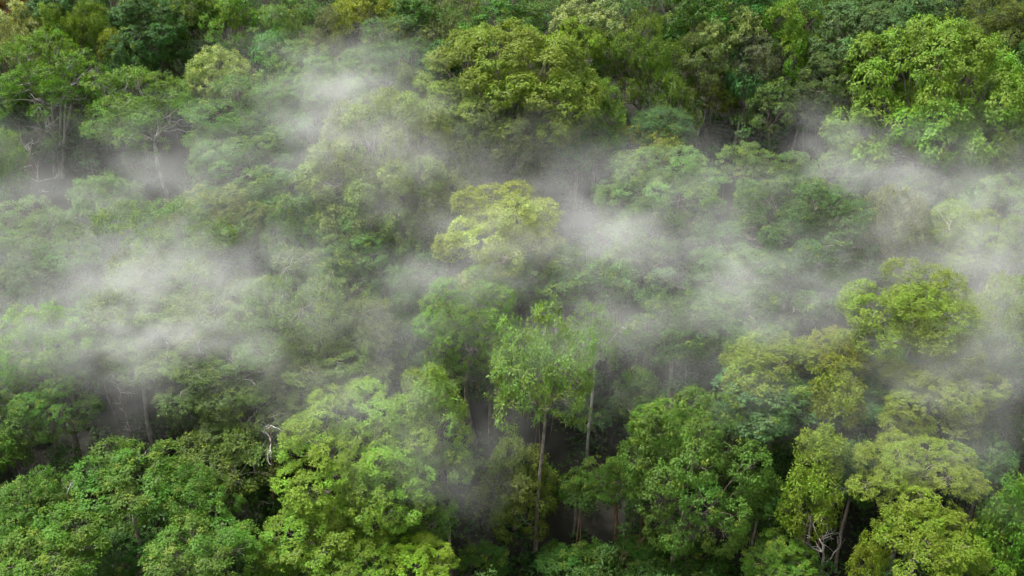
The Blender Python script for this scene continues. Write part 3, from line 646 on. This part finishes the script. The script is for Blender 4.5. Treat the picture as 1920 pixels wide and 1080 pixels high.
bare(475, 840, 60, .6, 1.2, 'pale dead limb lying over the olive layered tree', n=7, h0=9.5, seed=12)
bare(130, 960, 60, .2, .9, 'pale broken dead stem between the lower left clumped trees', n=3, h0=9, seed=13)
bare(1000, 118, 45, 0, 1.3, 'grey leafless twigs on top of the great yellow green crown', n=12, h0=11, seed=14)

# ------------------------------------------------------------------ mist: one volume of drifting patches lying in the canopy
def mist():
    V0, V1, U, W0, W1 = -32.0, 58.0, 50.0, -4.0, 20.0      # extents along the slope, across it and above it
    me = bpy.data.meshes.new('mist')
    vv = [(x, y, z) for x in (-U, U) for y in (V0, V1) for z in (W0, W1)]
    me.from_pydata(vv, [], [(0, 1, 3, 2), (4, 6, 7, 5), (0, 4, 5, 1), (2, 3, 7, 6), (0, 2, 6, 4), (1, 5, 7, 3)])
    o = link('mist', me); o['kind'] = 'stuff'; o['label'] = 'drifting white mist lying in patches over the forest canopy'
    o.location = (0, Y0, 0); o.rotation_euler = (SLOPE, 0, 0)
    inv = (Matrix.Translation((0, Y0, 0)) @ Matrix.Rotation(SLOPE, 4, 'X')).inverted()
    m, nt, out = newmat('mist_volume')
    pv = N(nt, 'ShaderNodeVolumePrincipled'); pv.inputs['Color'].default_value = (.995, .995, .995, 1)
    pv.inputs['Density'].default_value = 1.0; pv.inputs['Anisotropy'].default_value = 0.0
    nt.links.new(pv.outputs[0], out.inputs['Volume']); me.materials.append(m)
    ng = bpy.data.node_groups.new('mist_field', 'GeometryNodeTree')
    ng.interface.new_socket('Geometry', in_out='INPUT', socket_type='NodeSocketGeometry')
    ng.interface.new_socket('Geometry', in_out='OUTPUT', socket_type='NodeSocketGeometry')
    go = ng.nodes.new('NodeGroupOutput'); L = ng.links.new
    def math_(op, a, b=None, c=None, clamp=False):
        n = ng.nodes.new('ShaderNodeMath'); n.operation = op; n.use_clamp = clamp
        for k, x in enumerate((a, b, c)):
            if x is None: continue
            if isinstance(x, (int, float)): n.inputs[k].default_value = x
            else: L(x, n.inputs[k])
        return n.outputs[0]
    def vec(op, a, b=None):
        n = ng.nodes.new('ShaderNodeVectorMath'); n.operation = op
        for k, x in enumerate((a, b)):
            if x is None: continue
            if isinstance(x, tuple): n.inputs[k].default_value = x
            else: L(x, n.inputs[k])
        return n.outputs['Value' if op == 'LENGTH' else 'Vector']
    def noise(v, scale, detail, rough=.55):
        n = ng.nodes.new('ShaderNodeTexNoise'); n.inputs['Scale'].default_value = scale; n.inputs['Detail'].default_value = detail
        n.inputs['Roughness'].default_value = rough; L(v, n.inputs['Vector']); return n.outputs
    def ramp(x, a, b, c=0., d=1.):
        n = ng.nodes.new('ShaderNodeMapRange'); n.interpolation_type = 'SMOOTHSTEP'; L(x, n.inputs[0])
        for k, val in enumerate((a, b, c, d)): n.inputs[k+1].default_value = val
        return n.outputs[0]
    pos = ng.nodes.new('GeometryNodeInputPosition').outputs[0]
    wv = noise(pos, .16, 3)['Color']
    warp = vec('MULTIPLY', vec('SUBTRACT', wv, (.5, .5, .5)), (8.0, 6.5, 3.2))
    p2 = vec('ADD', pos, warp)
    total = None
    for (px, py, rx, ry, s, hm) in MIST:
        c, d = hit(px, py, hm); lc = inv @ Vector(c); k = d/FPX
        rad = (rx*k*1.25, max(2.0, ry*k*1.5), max(1.6, min(4.2, ry*k*.6))); s *= .86
        dist = vec('LENGTH', vec('DIVIDE', vec('SUBTRACT', p2, tuple(lc)), rad))
        f = math_('MULTIPLY', ramp(dist, 1.35, .1), s)
        total = f if total is None else math_('ADD', total, f)
    sep = ng.nodes.new('ShaderNodeSeparateXYZ'); L(p2, sep.inputs[0])
    veil = math_('MULTIPLY', ramp(sep.outputs[1], VEIL[0], VEIL[1]), ramp(sep.outputs[1], VEIL[2], VEIL[3]))
    veil = math_('MULTIPLY', veil, math_('MULTIPLY', ramp(sep.outputs[2], VEIL[4], 10.5), ramp(sep.outputs[2], 2.0, 9.5, .08, 1.0)))
    veil = math_('MULTIPLY', veil, ramp(noise(pos, .07, 2)['Fac'], .34, .62, .25, 1.0))
    total = math_('ADD', total, math_('MULTIPLY', veil, VEIL[5]))
    st = vec('MULTIPLY', p2, (.5, .85, 1.4))
    fine = vec('ADD', st, vec('MULTIPLY', vec('SUBTRACT', noise(pos, .5, 2)['Color'], (.5, .5, .5)), (2.4, 2.0, 1.2)))
    wisp = ramp(noise(fine, .42, 7, .66)['Fac'], .39, .64, .08, 2.1)
    dens = math_('MULTIPLY', total, wisp)
    dens = math_('MULTIPLY', dens, MIST_K)
    dens = math_('MAXIMUM', math_('SUBTRACT', dens, .0015), 0.0)
    vc = ng.nodes.new('GeometryNodeVolumeCube'); L(dens, vc.inputs['Density'])
    vc.inputs['Min'].default_value = (-U, V0, W0); vc.inputs['Max'].default_value = (U, V1, W1)
    q = .42
    vc.inputs['Resolution X'].default_value = int(2*U/q); vc.inputs['Resolution Y'].default_value = int((V1-V0)/q); vc.inputs['Resolution Z'].default_value = int((W1-W0)/q)
    sm = ng.nodes.new('GeometryNodeSetMaterial'); sm.inputs['Material'].default_value = m
    L(vc.outputs[0], sm.inputs[0]); L(sm.outputs[0], go.inputs[0])
    md = o.modifiers.new('mist', 'NODES'); md.node_group = ng
# pixel x, y, radii of each patch, strength, metres above the ground
MIST = [
 (670, 245, 160, 125, 1.0, 15.5), (640, 165, 150, 95, .70, 14), (730, 95, 120, 70, .40, 14), (540, 150, 150, 100, .40, 14), (400, 230, 180, 90, .22, 13.5), (620, 350, 190, 80, .28, 13.5), (470, 300, 160, 90, .22, 13),
 (330, 560, 240, 120, 1.35, 14), (410, 490, 150, 60, .55, 14), (250, 520, 170, 80, .40, 14), (330, 660, 200, 70, .50, 13.5), (500, 620, 190, 80, .38, 13.5), (240, 705, 150, 40, .32, 11),
 (980, 445, 180, 75, .60, 14), (1110, 400, 190, 80, .24, 13), (880, 490, 160, 70, .40, 13.5), (1240, 370, 190, 95, .36, 13), (1150, 470, 180, 60, .18, 13.5),
 (1380, 555, 240, 65, 1.1, 14), (1320, 500, 220, 75, .60, 14), (1450, 480, 150, 55, .60, 14), (1260, 620, 170, 50, .34, 13), (1540, 520, 130, 70, .35, 13.5),
 (1620, 285, 150, 75, .95, 11), (1580, 230, 140, 50, .42, 10), (1530, 340, 160, 55, .40, 12), (1700, 350, 140, 50, .30, 12),
 (1790, 700, 170, 65, 1.2, 15.5), (1900, 600, 90, 110, 1.1, 14.5), (1870, 440, 140, 75, .65, 14), (1780, 400, 110, 55, .45, 14), (1890, 745, 80, 50, .9, 12), (1870, 835, 120, 36, .75, 10),
 (1640, 470, 90, 60, .45, 14), (690, 722, 120, 45, 1.1, 15), (1030, 640, 120, 40, .55, 17), (870, 740, 80, 45, .28, 7), (1200, 685, 110, 30, .40, 8),
 (800, 840, 150, 100, .55, 15), (620, 780, 150, 70, .38, 15), (870, 930, 80, 40, .14, 5), (180, 405, 120, 50, .38, 7), (100, 352, 90, 30, .25, 5), (40, 400, 110, 60, .32, 12),
 (70, 665, 130, 24, .26, 14), (1560, 820, 80, 60, .20, 14), (1380, 760, 100, 60, .16, 14), (1720, 810, 160, 90, .50, 15), (1880, 900, 90, 70, .25, 12), (190, 770, 100, 60, .14, 5),
]
VEIL = (-11.0, 1.0, 18.0, 8.0, 17.0, .56)
MIST_K = .046
mist()
